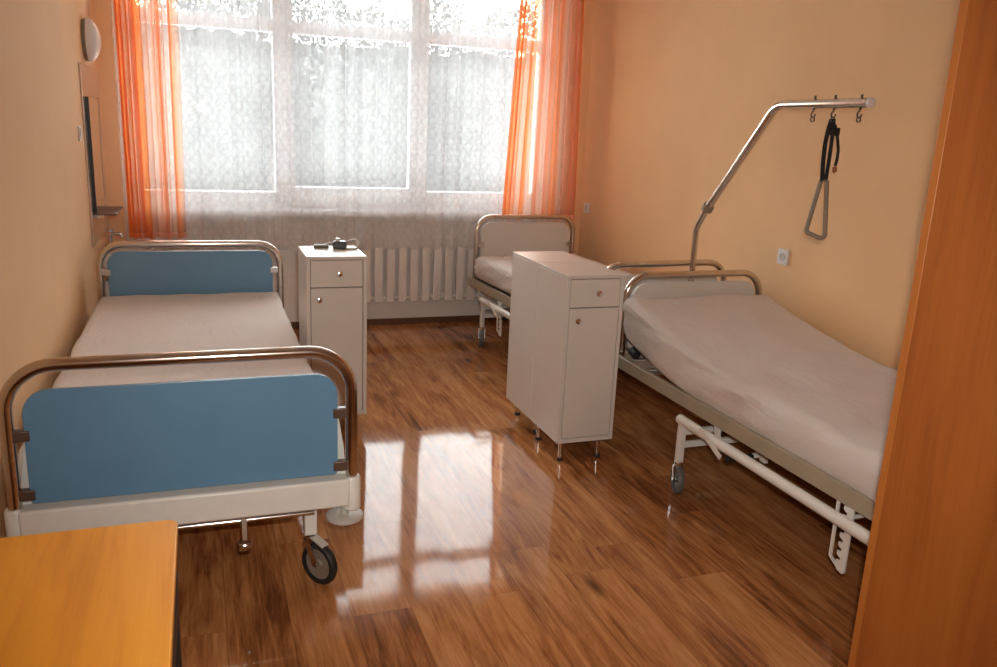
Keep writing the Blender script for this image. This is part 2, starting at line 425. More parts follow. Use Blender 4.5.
# ------------------------------------------------------------------ left wall fittings
mir = thing('wall_mirror', 'tall mirror with a black edge hanging on the left wall beside the curtain', 'mirror', (XL + .010, 5.64, .955))
MB().box(.001, .018, -.235, .235, 0, .66).build('mirror_glass', M['mirror'], mir)
for ya, yb, dp in ((-.249, -.2352, .021), (.2352, .249, .0185)): MB().box(.001, dp, ya, yb, -.002, .662).build('mirror_edge', M['black'], mir)
sh = thing('glass_shelf', 'narrow shelf on the left wall just below the black edged mirror', 'shelf', (XL + .010, 5.64, .938))
MB().box(.001, .125, -.24, .24, 0, .006).build('shelf_board', M['bracket'], sh, bevel=.002)
for y in (-.17, .17): MB().box(.001, .05, y - .012, y + .012, -.02, -.0002).build('shelf_bracket', M['knob'], sh)
lm = thing('wall_lamp', 'round white dome lamp on the left wall above the mirror', 'lamp', (XL, 5.66, 1.945))
MB().lathe([(.118, .001), (.118, .022)], (0, 0, 0), (1, 0, 0)).build('lamp_base', M['handle'], lm)
MB().lathe([(.126 * math.cos(a), .022 + .070 * math.sin(a)) for a in [R(k * 9) for k in range(11)]], (0, 0, 0), (1, 0, 0), 36).build('lamp_shade', M['lampglass'], lm)
sw = thing('light_switch', 'small pale light switch on the left wall near the mirror', 'switch', (XL, 5.12, 1.415))
MB().box(.0005, .009, -.04, .04, -.04, .04).build('switch_plate', M['socketw'], sw, bevel=.003)
MB().box(.009, .014, -.024, .024, -.03, .03).build('rocker', M['socketin'], sw, bevel=.002)
ws = thing('wash_basin', 'white wash basin with a tap in the corner behind the blue bed', 'wash basin', (XL + .010, 5.75, 0))
out_ = [(.001, -.2), (.16, -.21), (.27, -.16), (.31, 0), (.27, .16), (.16, .21), (.001, .2)]
m = MB(); n = len(out_)
ring = lambda k, z, ox=0: [(.16 + (x - .16) * k, y * k, z) if k < 1 else (x, y, z) for x, y in out_]
rings = [ring(.5, .49), ring(.85, .57), ring(1, .67), ring(1, .685), ring(.86, .685), ring(.7, .61), ring(.3, .57)]
rings = [[(max(.001, x), y, z) for x, y, z in rg] for rg in rings]
for rg in rings: m.v += rg
m.f = [(i * n + k, i * n + (k + 1) % n, (i + 1) * n + (k + 1) % n, (i + 1) * n + k) for i in range(len(rings) - 1) for k in range(n)] + [tuple(range(n)), tuple((len(rings) - 1) * n + k for k in range(n))]
m.build('basin_bowl', M['porcelain'], ws)
MB().box(.001, .06, -.06, .06, .0, .49).build('pedestal', M['porcelain'], ws, bevel=.01)
t = MB().tube(fillet([(.055, -.05, .686), (.055, -.05, .79), (.12, -.05, .79), (.12, -.05, .765)], .015, 5), .010, 10)
t.lathe([(.004, 0), (.018, .003), (.018, .018), (.004, .021)], (.055, -.05, .80)).build('tap', M['knob'], ws)

# sockets on the right wall
def socket(y, z, label):
    o = thing('wall_socket', label, 'socket', (XR, y, z), 0, 'sockets on the right wall')
    MB().prism(round_rect(-.042, .042, -.042, .042, .008, .008, 3), (-.006, 0, 0), (0, 1, 0), (0, 0, 1), .011).build('socket_plate', M['socketw'], o, bevel=.002)
    MB().lathe([(.021, -.001), (.021, .004), (.017, .004), (.016, .0012)], (-.0115, 0, 0), (-1, 0, 0), 20).build('socket_insert', M['socketin'], o)
socket(6.10, .942, 'white wall socket on the right wall close to the orange curtain')
socket(3.632, .936, 'white wall socket on the right wall beside the overhead bed handle')

# ------------------------------------------------------------------ bed pieces
def uframe(mb, xl, xr, y, z0, z1, r, rad_):
    return mb.tube(fillet([(xl, y, z0), (xl, y, z1), (xr, y, z1), (xr, y, z0)], rad_, 10), r, 16)

def caster(parent, x, y, top, rz, r=.07, w=.028, tyre=None, disc=None, stem=.019, lean=.03, brake=True):
    """swivel caster on the floor under a leg end at (x, y, top)"""
    tyre = tyre or M['rubber']; disc = disc or M['wheeldisc']
    d = Vector((math.sin(rz), -math.cos(rz), 0)); ax = Vector((math.cos(rz), math.sin(rz), 0))
    c = Vector((x, y, r)) + d * lean
    fk = MB()
    fk.lathe([(stem * .7, 0), (stem, .004), (stem, .016), (stem * .6, .022)], (x, y, top - .022))
    for sg in (-1, 1):
        off = ax * sg * (w / 2 + .006)
        fk.obox(Vector((x, y, top - .02)) + off, c + off + Vector((0, 0, .0)), .004, .026, up=tuple(d))
    fk.obox(Vector((x, y, top - .021)) - ax * (w / 2 + .008), Vector((x, y, top - .021)) + ax * (w / 2 + .008), .026, .005)
    fk.cyl(c - ax * (w / 2 + .009), c + ax * (w / 2 + .009), .007, 10)
    cst = fk.build('caster', M['knob'], parent)
    R0 = r
    MB().lathe([(R0 * .76, -w / 2), (R0 * .93, -w / 2), (R0, -w * .25), (R0, w * .25), (R0 * .93, w / 2), (R0 * .76, w / 2)], tuple(c), tuple(ax), 36, True).build('tyre', tyre, cst)
    MB().lathe([(R0 * .15, -w * .42), (R0 * .2, -w * .42), (R0 * .24, -w * .2), (R0 * .74, -w * .3), (R0 * .755, 0), (R0 * .74, w * .3), (R0 * .24, w * .2), (R0 * .2, w * .42), (R0 * .15, w * .42)], tuple(c), tuple(ax), 36).build('wheel_disc', disc, cst)
    if brake:
        e = Vector((x, y, top - .012)) + d * .035
        MB().obox(e - d * .02 + Vector((0, 0, .004)), e + d * .035 - Vector((0, 0, .016)), w * 1.1, .006).build('brake_tab', M['greywheel'], cst, bevel=.001)
    return cst

def mattress(name, label, root, rz, x0, x1, y0, y1, zb, zt, prof, seed, rad_=.035, wr=.004, sag=None, group=None):
    """rounded mattress; prof(y) lifts it along its length; sheet wrinkles on top and sides"""
    o = Vector((seed * 3.1, seed * 1.7, 0))
    L, Wd, T = y1 - y0, x1 - x0, zt - zb
    nx, ny, nz = 40, 96, 8
    m = MB(); idx = {}
    def vid(i, j, k):
        if (i, j, k) in idx: return idx[(i, j, k)]
        p = Vector((x0 + Wd * i / nx, y0 + L * j / ny, zb + T * k / nz))
        q = Vector((min(max(p.x, x0 + rad_), x1 - rad_), min(max(p.y, y0 + rad_), y1 - rad_), min(max(p.z, zb + rad_), zt - rad_)))
        d = p - q
        if d.length > 1e-9: d = d.normalized() * rad_
        nrm = d.normalized() if d.length > 0 else Vector((0, 0, 1))
        if d.length == 0 and k == 0: nrm = Vector((0, 0, -1))
        p2 = q + d
        top = k / nz
        n1 = noise.noise(Vector((p.x * 5, p.y * 1.6, p.z * 9)) + o)
        n2 = noise.noise(Vector((p.x * 3 + p.y * 7, p.y * 5 - p.x * 6, p.z * 5)) + o * 2)
        side = 1 if 0 < top < 1 else 0
        disp = wr * (1.3 * n1 + .9 * n2)
        if side: disp += wr * 1.6 * noise.noise(Vector((p.y * 6 + p.z * 22, p.x * 6, p.z * 16)) + o)
        if k == 0: disp = 0
        p2 += nrm * disp
        p2.z += prof(p.y)
        if sag and k < nz * .5: p2.z -= sag(p.x, p.y) * (1 - top * 2)
        m.v.append(tuple(p2)); idx[(i, j, k)] = len(m.v) - 1
        return idx[(i, j, k)]
    for i in range(nx):
        for j in range(ny):
            for k in (0, nz): m.f.append((vid(i, j, k), vid(i + 1, j, k), vid(i + 1, j + 1, k), vid(i, j + 1, k)))
    for i in range(nx):
        for k in range(nz):
            for j in (0, ny): m.f.append((vid(i, j, k), vid(i + 1, j, k), vid(i + 1, j, k + 1), vid(i, j, k + 1)))
    for j in range(ny):
        for k in range(nz):
            for i in (0, nx): m.f.append((vid(i, j, k), vid(i, j + 1, k), vid(i, j + 1, k + 1), vid(i, j, k + 1)))
    ob = m.build(name, M['sheet'])
    ob.location = root; ob.rotation_euler = (0, 0, rz)
    return tag(ob, label, 'mattress', group)

# ------------------------------------------------------------------ blue bed on the left
BX, BY = -.06, 3.73
bed = thing('hospital_bed', 'hospital bed with blue end boards standing along the left wall', 'bed', (BX, BY, 0))
xl, xr = -.55 - BX, .428 - BX
yf, yh = 2.52 - BY, 4.94 - BY
uframe(MB(), xl, xr, yf, .405, .842, .0195, .135).build('foot_rail', M['chrome'], bed)
uframe(MB(), xl, xr - .01, yh, .36, .832, .0185, .125).build('head_rail', M['chrome'], bed)
fb = MB().prism(round_rect(-.507 - BX, .382 - BX, .424, .769, .07, .012), (0, yf, 0), (1, 0, 0), (0, 0, 1), .018).build('footboard', M['blue'], bed, bevel=.002)
fb['label'] = 'blue footboard'
hb = MB().prism(round_rect(-.507 - BX, .374 - BX, .44, .792, .07, .012), (0, yh, 0), (1, 0, 0), (0, 0, 1), .018).build('headboard', M['blue'], bed, bevel=.002)
hb['label'] = 'blue headboard'
for y, zs in ((yf, (.635, .452)), (yh, (.675, .50))):
    for z in zs:
        for sx in (-1, 1):
            edge = (-.507 - BX) if sx < 0 else ((.382 if y == yf else .374) - BX)
            tb = xl if sx < 0 else (xr if y == yf else xr - .01)
            MB().box(min(edge - sx * .014, tb + sx * .004), max(edge - sx * .014, tb + sx * .004), y - .013, y + .013, z - .017, z + .017).build('panel_clip', M['bracket'] if y == yf else M['dullchrome'], bed, bevel=.004)
for sx in (-1, 1):
    xe = (-.507 - BX) if sx < 0 else (.382 - BX)
    MB().prism([(xe - sx * .012, .40), (xe + sx * .032, .40), (xe + sx * .026, .50), (xe + sx * .010, .60), (xe - sx * .012, .62)][::sx], (0, yf + .034, 0), (1, 0, 0), (0, 0, 1), .02).build('corner_plate', M['whitepaint'], bed, bevel=.002)
# white cross bar and its end sockets
m = MB().box(xl + .01, xr - .01, yf - .035, yf + .035, .315, .412)
m.build('cross_bar', M['whitepaint'], bed, bevel=.008)
for x in (xl, xr):
    MB().lathe([(.025, .294), (.030, .300), (.030, .405), (.025, .413)], (x, yf, 0)).build('post_socket', M['whitepaint'], bed)
    MB().lathe([(.012, .250), (.056, .250), (.062, .254), (.062, .264), (.056, .268), (.014, .268), (.014, .30)], (x - .02 * (1 if x > 0 else -1), yf + .02, 0), seg=36).build('bumper_wheel', M['greywheel'], bed)
MB().box(xl + .01, xr - .02, yh - .03, yh + .03, .32, .40).build('cross_bar', M['whitepaint'], bed, bevel=.008)
for x in (xl + .06, xr - .06):
    MB().box(x - .02, x + .02, yf + .036, yh - .031, .345, .395).build('side_rail', M['whitepaint'], bed, bevel=.004)
for k in range(13):
    y = yf + .2 + (yh - yf - .4) * k / 12
    MB().box(xl + .05, xr - .05, y - .03, y + .03, .396, .41).build('slat', M['lockeredge'], bed)
xlg = .302 - BX
for x, y, rz in ((xlg, yf + .085, R(38)), (-.44 - BX, yf + .085, R(20)), (xlg, yh - .09, R(-160)), (-.44 - BX, yh - .09, R(150))):
    MB().box(x - .021, x + .021, y - .021, y + .021, .175, .344).build('leg', M['whitepaint'], bed, bevel=.004)
    caster(bed, x, y, .175, rz, r=.075, lean=.042)
for y in (yf + .085, yh - .09):
    MB().box(-.44 - BX, xlg, y - .018, y + .018, .312, .344).build('leg_beam', M['whitepaint'], bed, bevel=.003)
MB().cyl((xl + .06, yf + .05, .268), (xlg + .01, yf + .05, .268), .009, 12).build('pedal_rod', M['knob'], bed)
px = .085 - BX
m = MB().obox((px, yf + .05, .285), (px, yf + .02, .20), .018, .014).lathe([(.016, -.02), (.018, -.016), (.018, .016), (.016, .02)], (px, yf + .015, .195), (1, 0, 0))
m.build('brake_pedal', M['knob'], bed, bevel=.002)
mattress('mattress', 'flat mattress in a white sheet on the blue bed', (BX, BY, 0), 0, -.555 - BX, .402 - BX, 2.60 - BY, 4.90 - BY, .412, .556, lambda y: 0, 5, .03, .0035)

# ------------------------------------------------------------------ beds along the right wall
def grey_bed(label, loc, rz, L, zh, zf, ych0, ych1, backlift, ylock, trapeze):
    """root at the middle of the foot end; +y runs to the head"""
    b = thing('hospital_bed', label, 'bed', loc, rz)
    xw = .407
    uframe(MB(), -xw, xw, L, .37, zh, .018, .12).build('head_rail', M['chrome'], b)
    uframe(MB(), -xw, xw, 0, .37, zf, .018, .12).build('foot_rail', M['chrome'], b)
    MB().prism(round_rect(-xw + .032, xw - .032, .46, zh - .042, .085, .01), (0, L, 0), (1, 0, 0), (0, 0, 1), .018).build('headboard', M['greyboard'], b, bevel=.002)
    MB().prism(round_rect(-xw + .042, xw - .042, .46, zf - .06, .075, .01), (0, 0, 0), (1, 0, 0), (0, 0, 1), .018).build('footboard', M['greyboard'], b, bevel=.002)
    for y, z in ((L, zh - .21), (0, zf - .20)):
        for sx in (-1, 1):
            MB().box(min(sx * (xw - .006), sx * (xw - .06)), max(sx * (xw - .006), sx * (xw - .06)), y - .022, y + .014, z - .018, z + .018).build('panel_clip', M['dullchrome'], b, bevel=.004)
    for sx in (-1, 1):
        m = MB().box(sx * .443 - .013, sx * .443 + .013, -.03, L + .03, .375, .437)
        m.build('side_rail', M['beigepaint'], b, bevel=.003)
    for y in (-.02, L + .02):
        MB().box(-.422, .422, y - .012, y + .012, .38, .43).build('end_rail', M['beigepaint'], b, bevel=.003)
    # mattress base of wire mesh: flat foot section and lifting back section
    yhg = L - .86
    base = MB()
    for x in (-.40, .40): base.obox((x, .03, .425), (x, yhg, .425), .02, .02)
    for k in range(8): base.obox((-.40, .05 + (yhg - .07) * k / 7, .425), (.40, .05 + (yhg - .07) * k / 7, .425), .022, .012)
    base.build('mattress_base', M['spring'], b)
    dz = backlift
    back = MB(); e = (yhg + .02, L - .05)
    zz = lambda y: .43 + dz * (y - yhg) / (L - yhg)
    for x in (-.40, .40): back.obox((x, e[0], zz(e[0])), (x, e[1], zz(e[1])), .02, .02)
    for k in range(6):
        y = e[0] + (e[1] - e[0]) * k / 5
        back.obox((-.40, y, zz(y)), (.40, y, zz(y)), .018, .018)
    for k in range(11):
        x = -.36 + .072 * k
        back.tube([(x, e[0], zz(e[0]) + .002), (x, e[1], zz(e[1]) + .002)], .003, 6)
    bf = back.build('backrest_frame', M['spring'], b)
    # backrest mechanism
    for x in (-.30, .30): MB().obox((x, L - .15, .40), (x, L - .5, zz(L - .5) - .01), .022, .014).build('backrest_strut', M['whitepaint'], b)
    if trapeze:
        MB().obox((-.40, L - .10, .405), (.10, L - .30, .44), .03, .05).obox((-.41, L - .24, .40), (.2, L - .40, .43), .012, .03).build('lifting_arm', M['dullchrome'], b, bevel=.003)
        MB().lathe([(.004, -.03), (.022, -.026), (.022, .026), (.004, .03)], (-.40, L - .12, .467), (0, 1, .2)).build('star_knob', M['rubber'], b)
    # undercarriage
    xc = .492
    for sx in (-1, 1):
        MB().cyl((sx * xc, ych0, .337), (sx * xc, ych1, .337), .0215, 16).build('chassis_tube', M['whitepaint'], b)
        for y in (ych0 + .025, ych1 - .025):
            MB().obox((sx * xc, y, .14), (sx * xc, y, .337), .030, .030, up=(0, 1, 0)).build('leg', M['whitepaint'], b, bevel=.004)
            caster(b, sx * xc, y, .15, R(-18 if sx < 0 else 10), r=.066, w=.030, tyre=M['greyrubber'], disc=M['spring'], lean=.012, brake=False)
    for y in (ych0 + .025, ych1 - .025):
        for z in (.285, .225):
            MB().obox((-xc, y, z), (xc, y, z), .022, .026).build('leg_beam', M['whitepaint'], b, bevel=.003)
    # bracket between chassis and rail near the head-end legs
    yb = ych1 - .215
    for sx in (-1, 1):
        MB().prism([(-.022, .395), (.026, .395), (.022, .35), (.055, .285), (.03, .285), (-.012, .345)], (sx * .448, yb, 0), (0, -1, 0), (0, 0, 1), .008).build('rail_bracket', M['whitepaint'], b)
    MB().obox((-xc - .027, yb + .02, .366), (-xc - .027, yb - .14, .300), .008, .022).build('foot_lever', M['lockeredge'], b, bevel=.002)
    MB().obox((-xc + .03, yb - .10, .272), (-xc + .16, yb - .10, .272), .026, .022).build('lever_grip', M['rubber'], b, bevel=.004)
    MB().obox((-xc + .161, yb - .1, .275), (-xc + .25, yb - .1, .275), .02, .018).obox((-xc + .22, yb - .1, .24), (-xc + .22, yb - .1, .32), .035, .02, up=(1, 0, 0)).build('lever_clamp', M['whitepaint'], b, bevel=.003)
    # notched ratchet bars
    for dy, dx in ((0, 0), (.052, .0)):
        P = [(-.022, .40), (-.022, .145), (-.012, .135), (.014, .14), (.022, .155)]
        if dy == 0:
            for k in range(7):
                z = .175 + k * .033
                P += [(.022, z), (.006, z + .001), (.004, z + .012), (.014, z + .014), (.022, z + .020)]
            P += [(.022, .40)]
        else: P = [(-.006, .40), (-.006, .17), (.006, .17), (.006, .40)]
        MB().prism(P, (-.452, ylock + dy, 0), (0, 1, 0), (0, 0, 1), .006).build('ratchet_bar' if dy == 0 else 'ratchet_guide', M['whitepaint'], b)
    MB().obox((-.452, ylock + .052, .172), (-.452, ylock, .142), .006, .010, up=(1, 0, 0)).build('ratchet_foot', M['whitepaint'], b)
    MB().cyl((-.45, ylock - .012, .345), (.45, ylock - .012, .345), .008, 10).build('ratchet_axle', M['whitepaint'], b)
    if trapeze:
        y0 = L + .045
        pts = fillet([(0, y0, .34), (0, y0, 1.085), (0, y0 - .115, 1.24)], .10, 6)
        MB().tube(pts, .0155, 14).build('trapeze_post', M['chrome'], b)
        pts = fillet([(0, y0 - .075, 1.186), (0, y0 - .535, 1.700), (0, y0 - 1.088, 1.703)], .12, 10)
        MB().tube(pts, .0195, 16).build('trapeze_arm', M['chrome'], b)
        d = Vector((0, -.115, .155)).normalized(); c = Vector((0, y0 - .082, 1.196))
        MB().lathe([(.020, -.018), (.029, -.014), (.029, .014), (.020, .018)], tuple(c), tuple(d)).build('clamp_collar', M['handle'], b)
        MB().lathe([(.0190, 0), (.0198, .001), (.0198, .012), (.012, .016)], (0, y0 - 1.0885, 1.703), (0, -1, 0)).build('end_cap', M['socketw'], b)
        for z in (.47, .37): MB().obox((0, L - .02, z), (0, y0, z), .03, .05).build('post_holder', M['dullchrome'], b, bevel=.003)
        for yy in (.78, .90, 1.045):
            hk = MB().cyl((0, y0 - yy, 1.675), (0, y0 - yy, 1.735), .005, 8)
            R_ = .012; cz = 1.659
            hk.tube([(0, y0 - yy + R_ * math.sin(a), cz + R_ * math.cos(a)) for a in [R(20 * k) for k in range(0, 15)]], .0032, 8)
            hk.tube([(R_ * .8 * math.sin(a), y0 - yy, cz - .020 + R_ * .8 * math.cos(a)) for a in [R(20 * k) for k in range(-8, 9)]], .003, 8)
            hk.build('hook', M['spring'], b)
    return b
NX, NF, NL = 2.438, 1.71, 1.95
grey_bed('hospital bed with a chrome overhead arm and raised head end by the right wall', (NX, NF, 0), 0, NL, .846, .83, 1.655 - NF, 2.935 - NF, .10, 1.95 - NF, True)
def near_prof(y):
    h = NL - .86
    if y > h - .25:
        t = (y - h + .25) / (NL - h + .25)
        return .168 * t * t * (1.25 - .25 * t)
    return 0
mattress('mattress', 'mattress in a white sheet tilted up towards the bed end below the overhead arm', (NX, NF, 0), 0, -.447, .440, .03, NL - .03, .440, .592, near_prof, 9, .055, .008,
         sag=lambda x, y: .028 + .035 * max(0, min(1, (y - .95) / .5)) if abs(x) > .36 else 0)
FX, FY, FRZ, FL = 2.435, 3.965, R(2.9), 1.905
grey_bed('plain hospital bed with a pale grey head board below the window by the right wall', (FX, FY, 0), FRZ, FL, .893, .850, .42, 1.535, .0, 1.27, False)
mattress('mattress', 'flat mattress in a white sheet on the far bed below the window', (FX, FY, 0), FRZ, -.440, .43, .035, FL - .035, .440, .61, lambda y: 0, 14, .045, .008)

# trapeze handle hanging from the middle hook
hd = thing('trapeze_handle', 'triangular grab handle on a black strap hanging from the overhead arm', 'grab handle', (NX, NF + NL + .045 - .90, 1.38))
ang = R(-58); u = Vector((math.cos(ang), math.sin(ang), 0))
tri = [Vector((0, 0, .012)) - u * .012, Vector((0, 0, -.205)) - u * .047, Vector((0, 0, -.232)) + u * .036, Vector((0, 0, .012)) + u * .012]
tp = fillet(tri[:], [.018, .018], 6)
MB().tube(tp + [tri[0]], .0095, 12).build('handle_loop', M['handle'], hd)
def band(pts, wd, name, par, mat):
    m = MB()
    for p, q in zip(pts, pts[1:]): m.obox(p, q, wd, .003, up=(.53, .85, 0))
    return m.build(name, mat, par)
st = band([(-.004, 0, .262), (-.011, .004, .22), (-.0155, .006, .16), (-.0145, .004, .09), (-.010, 0, .01)], .017, 'strap', hd, M['strap'])
band([(.006, 0, .262), (.010, .0, .21), (.0115, .0, .14), (.010, 0, .07), (.008, 0, .01)], .015, 'strap', hd, M['strap'])
band([(.010, -.006, .24), (.025, -.014, .19), (.034, -.019, .14), (.034, -.02, .105), (.029, -.02, .075)], .012, 'strap_tail', hd, M['strap'])
MB().lathe([(.002, -.014), (.009, -.008), (.009, .008), (.002, .014)], (.028, -.02, .06)).build('strap_end', M['bead'], hd)
MB().box(-.004, .038, -.012, .004, .195, .228).build('buckle', M['rubber'], hd, bevel=.004)

# ------------------------------------------------------------------ bedside lockers
def locker(label, loc):
    W, D, H, Z = .292, .352, .912, .098
    o = thing('bedside_locker', label, 'bedside cabinet', loc, 0, 'white bedside lockers')
    t = .018
    c = MB().box(0, t, 0, D, Z, H - .016).box(W - t, W, 0, D, Z, H - .016).box(t, W - t, 0, D, Z, Z + .022).box(t, W - t, D - .008, D, Z + .022, H - .016)
    c.build('cabinet_body', M['lockerwhite'], o, bevel=.001)
    MB().box(t + .001, W - t - .001, .016, .06, Z + .022, H - .017).build('cabinet_inside', M['gap'], o)
    MB().box(0, W, -.002, D, H - .0158, H).build('top', M['lockerwhite'], o, bevel=.0015)
    dr = MB().box(t + .003, W - t - .003, .001, .0155, .762, H - .0195).build('drawer', M['lockerwhite'], o, bevel=.001)
    dd = MB().box(t + .003, W - t - .003, .001, .0155, Z + .025, .757).build('door', M['lockerwhite'], o, bevel=.001)
    kp = [(.0055, 0), (.0055, .012), (.012, .016), (.0145, .021), (.012, .026), (.004, .0285)]
    MB().lathe(kp, (W * .535, .001, .829), (0, -1, 0), 20).build('knob', M['knob'], dr)
    MB().lathe(kp, (.058, .001, .702), (0, -1, 0), 20).build('knob', M['knob'], dd)
    for x in (.035, W - .062):
        for y in (.03, D - .045):
            MB().lathe([(.0125, .016), (.0125, Z - .006), (.018, Z - .0055), (.018, Z)], (x, y, 0), seg=18).build('leg', M['knob'], o)
            MB().lathe([(.015, 0), (.017, .003), (.015, .0155)], (x, y, 0), seg=18).build('foot', M['rubber'], o)
    return o
lk = locker('white bedside locker with its front facing the room, nearer of the pair in the middle', (1.545, 3.335, 0))
dup(lk, (1.545 + .292, 3.69 + .357, 0), 'white bedside locker standing back to back behind the front locker, farther of the pair', PI)
dup(lk, (.455, 3.945, 0), 'white bedside locker beside the blue bed with a dark gadget on top')

# gadget on the left locker
gd = thing('blood_pressure_monitor', 'small dark corded gadget lying on the locker beside the blue bed', 'medical device', (.655, 4.21, .912), R(-8))
MB().prism(round_rect(-.035, .035, .002, .038, .012, .006, 4), (0, 0, 0), (1, 0, 0), (0, 0, 1), .06).build('casing', M['black'], gd, bevel=.004)
MB().prism(round_rect(-.13, -.055, .0005, .016, .007, .005, 4), (0, .01, 0), (1, 0, 0), (0, 0, 1), .055).build('cuff', M['olive'], gd, bevel=.003)
MB().tube(fillet([(.03, 0, .03), (.075, -.01, .048), (.10, -.03, .03), (.085, -.05, .006), (.03, -.055, .006)], .012, 5), .0055, 10).build('hose', M['dullchrome'], gd)
MB().tube(fillet([(-.035, 0, .025), (-.05, -.015, .03), (-.075, .0, .014)], .012, 5), .004, 8).build('hose', M['dullchrome'], gd)
MB().lathe([(.004, 0), (.012, .003), (.012, .012), (.004, .015)], (-.01, 0, .038)).build('dial', M['knob'], gd)

# ------------------------------------------------------------------ table in the left foreground
tb = thing('side_table', 'orange wood topped table in the left foreground in front of the blue bed', 'table', (-.34, 1.17, 0))
tx0, tx1, ty0, ty1 = -.27, .267, -.52, .476
m = MB()
def rr_xy(x0, x1, y0, y1, r, n=6):
    return round_rect(x0, x1, y0, y1, r, r, n)
m.prism(rr_xy(tx0, tx1, ty0, ty1, .022), (0, 0, .738), (1, 0, 0), (0, 1, 0), .024)
m.build('tabletop', M['tabletop'], tb, bevel=.003)
for y in (ty0 + .03, ty1 - .035):
    MB().box(tx0 + .02, tx1 - .012, y - .009, y + .009, .60, .7255).build('apron', M['tabledark'], tb)
for x in (tx0 + .025, tx1 - .014):
    MB().box(x - .009, x + .009, ty0 + .05, ty1 - .05, .60, .7255).build('apron', M['tabledark'], tb)
for x in (tx0 + .04, tx1 - .025):
    for y in (ty0 + .05, ty1 - .05):
        MB().box(x - .018, x + .018, y - .018, y + .018, 0, .7255).build('leg', M['tabledark'], tb, bevel=.003)

# ------------------------------------------------------------------ wardrobe in the right foreground
wx, wy = 1.574, 1.468
wd = thing('wardrobe', 'tall orange wood wardrobe in the right foreground', 'wardrobe', (wx, wy, 0))
WW, WD_, WH = 1.30, .56, 2.15
MB().box(0, .022, -WD_, -.0235, .0, WH).build('side_panel', M['ward'], wd, bevel=.001)
MB().box(WW - .022, WW, -WD_, -.0235, .0, WH).build('side_panel', M['ward'], wd, bevel=.001)
bp_ = MB().box(0, WW, -.023, 0, .012, WH).build('back_panel', M['wardedge'], wd, bevel=.002)
bp_['label'] = 'lighter wood board along the edge'
MB().box(.0222, WW - .0222, -WD_ + .02, -.0235, WH - .022, WH - .0002).build('top', M['ward'], wd)
MB().box(.0222, WW - .0222, -WD_ + .02, -.0235, .08, .10).build('bottom', M['ward'], wd)
for k in range(3):
    x0 = .0225 + (WW - .045) * k / 3
    d_ = MB().box(x0 + .002, x0 + (WW - .045) / 3 - .002, -WD_ - .0, -WD_ + .018, .10, WH - .024).build('door', M['ward'], wd, bevel=.002)
    MB().cyl((x0 + .05, -WD_ - .025, 1.0), (x0 + .05, -WD_ - .025, 1.12), .006, 10).obox((x0 + .05, -WD_ - .025, 1.01), (x0 + .05, -WD_, 1.01), .008, .008).obox((x0 + .05, -WD_ - .025, 1.11), (x0 + .05, -WD_, 1.11), .008, .008).build('door_handle', M['knob'], d_)

# ------------------------------------------------------------------ outside
struct(MB().box(-30, 40, 6.7, 60, -3.2, -3.0), 'ground', M['bounce_snow'])  # unseen ground, made snow-bright to bounce daylight up into the room
m = MB(); NHX, NHY = 60, 14  # dark slope added behind the trees to cover gaps of bright sky
for j in range(NHY + 1):
    for i in range(NHX + 1):
        x = -25 + 65 * i / NHX; y = 35 + 20 * j / NHY
        m.v.append((x, y, -3.1 + 9.0 * (1 - (1 - j / NHY) ** 2.2) + (1.1 * noise.noise(Vector((x * .25, y * .25, 1))) if j else 0)))
m.f = [(j * (NHX + 1) + i, j * (NHX + 1) + i + 1, (j + 1) * (NHX + 1) + i + 1, (j + 1) * (NHX + 1) + i) for j in range(NHY) for i in range(NHX)]
struct(m, 'sky_mask_slope', M['ground'])
def tree(x, y, h, seed, label):
    rnd = random.Random(seed)
    o = thing('garden_tree', label, 'tree', (x, y, -3.0), 0, 'trees outside the window')
    m = MB(); tips = []
    def branch(p, d, L, r, depth):
        pts = [p]; q = Vector(p)
        for k in range(4):
            d = (d + Vector((rnd.uniform(-.18, .18), rnd.uniform(-.18, .18), rnd.uniform(-.02, .12)))).normalized(); q = q + d * L / 4; pts.append(q.copy())
        m.tube(pts, [r * (1 - .13 * k) for k in range(5)], 5)
        if depth < 2: tips.extend(pts[1:])
        if depth == 0: return
        for k in range(4):
            s = pts[1 + k]
            a = rnd.uniform(0, 6.28)
            nd = (d * .6 + Vector((math.cos(a), math.sin(a), rnd.uniform(-.1, .6)))).normalized()
            branch(s, nd, L * rnd.uniform(.5, .7), r * .45, depth - 1)
        branch(pts[-1], d, L * .65, r * .5, depth - 1)
    branch(Vector((0, 0, 0)), Vector((0, 0, 1)), h * .42, .14, 3)
    m.build('trunk', M['bark'], o)
    lf = MB()
    for t in tips:
        for _ in range(7):
            c = t + Vector((rnd.gauss(0, .3), rnd.gauss(0, .3), rnd.gauss(0, .3))); s = rnd.uniform(.05, .11)
            a = Vector((rnd.gauss(0, 1), rnd.gauss(0, 1), rnd.gauss(0, 1))).normalized(); b_ = a.orthogonal().normalized()
            lf.add([c - a * s, c - b_ * s * .6, c + a * s, c + b_ * s * .6], [(0, 1, 2, 3)])
    l = lf.build('foliage', M['leaf'], o, smooth=False); l['kind'] = 'stuff'
    return o
LB = 'hazy tree of the grove outside, seen through the lace curtain'
protos = [tree(-2.0 + 9 * k, 24 + k, 8.6 + .4 * k, 40 + k, LB) for k in range(2)]
for k, (x, y) in enumerate(((2.6, 25.5), (13.0, 23.0), (20.5, 24))):
    dup(protos[k % 2], (x, y, -3.0), LB, R(70 + 95 * k))
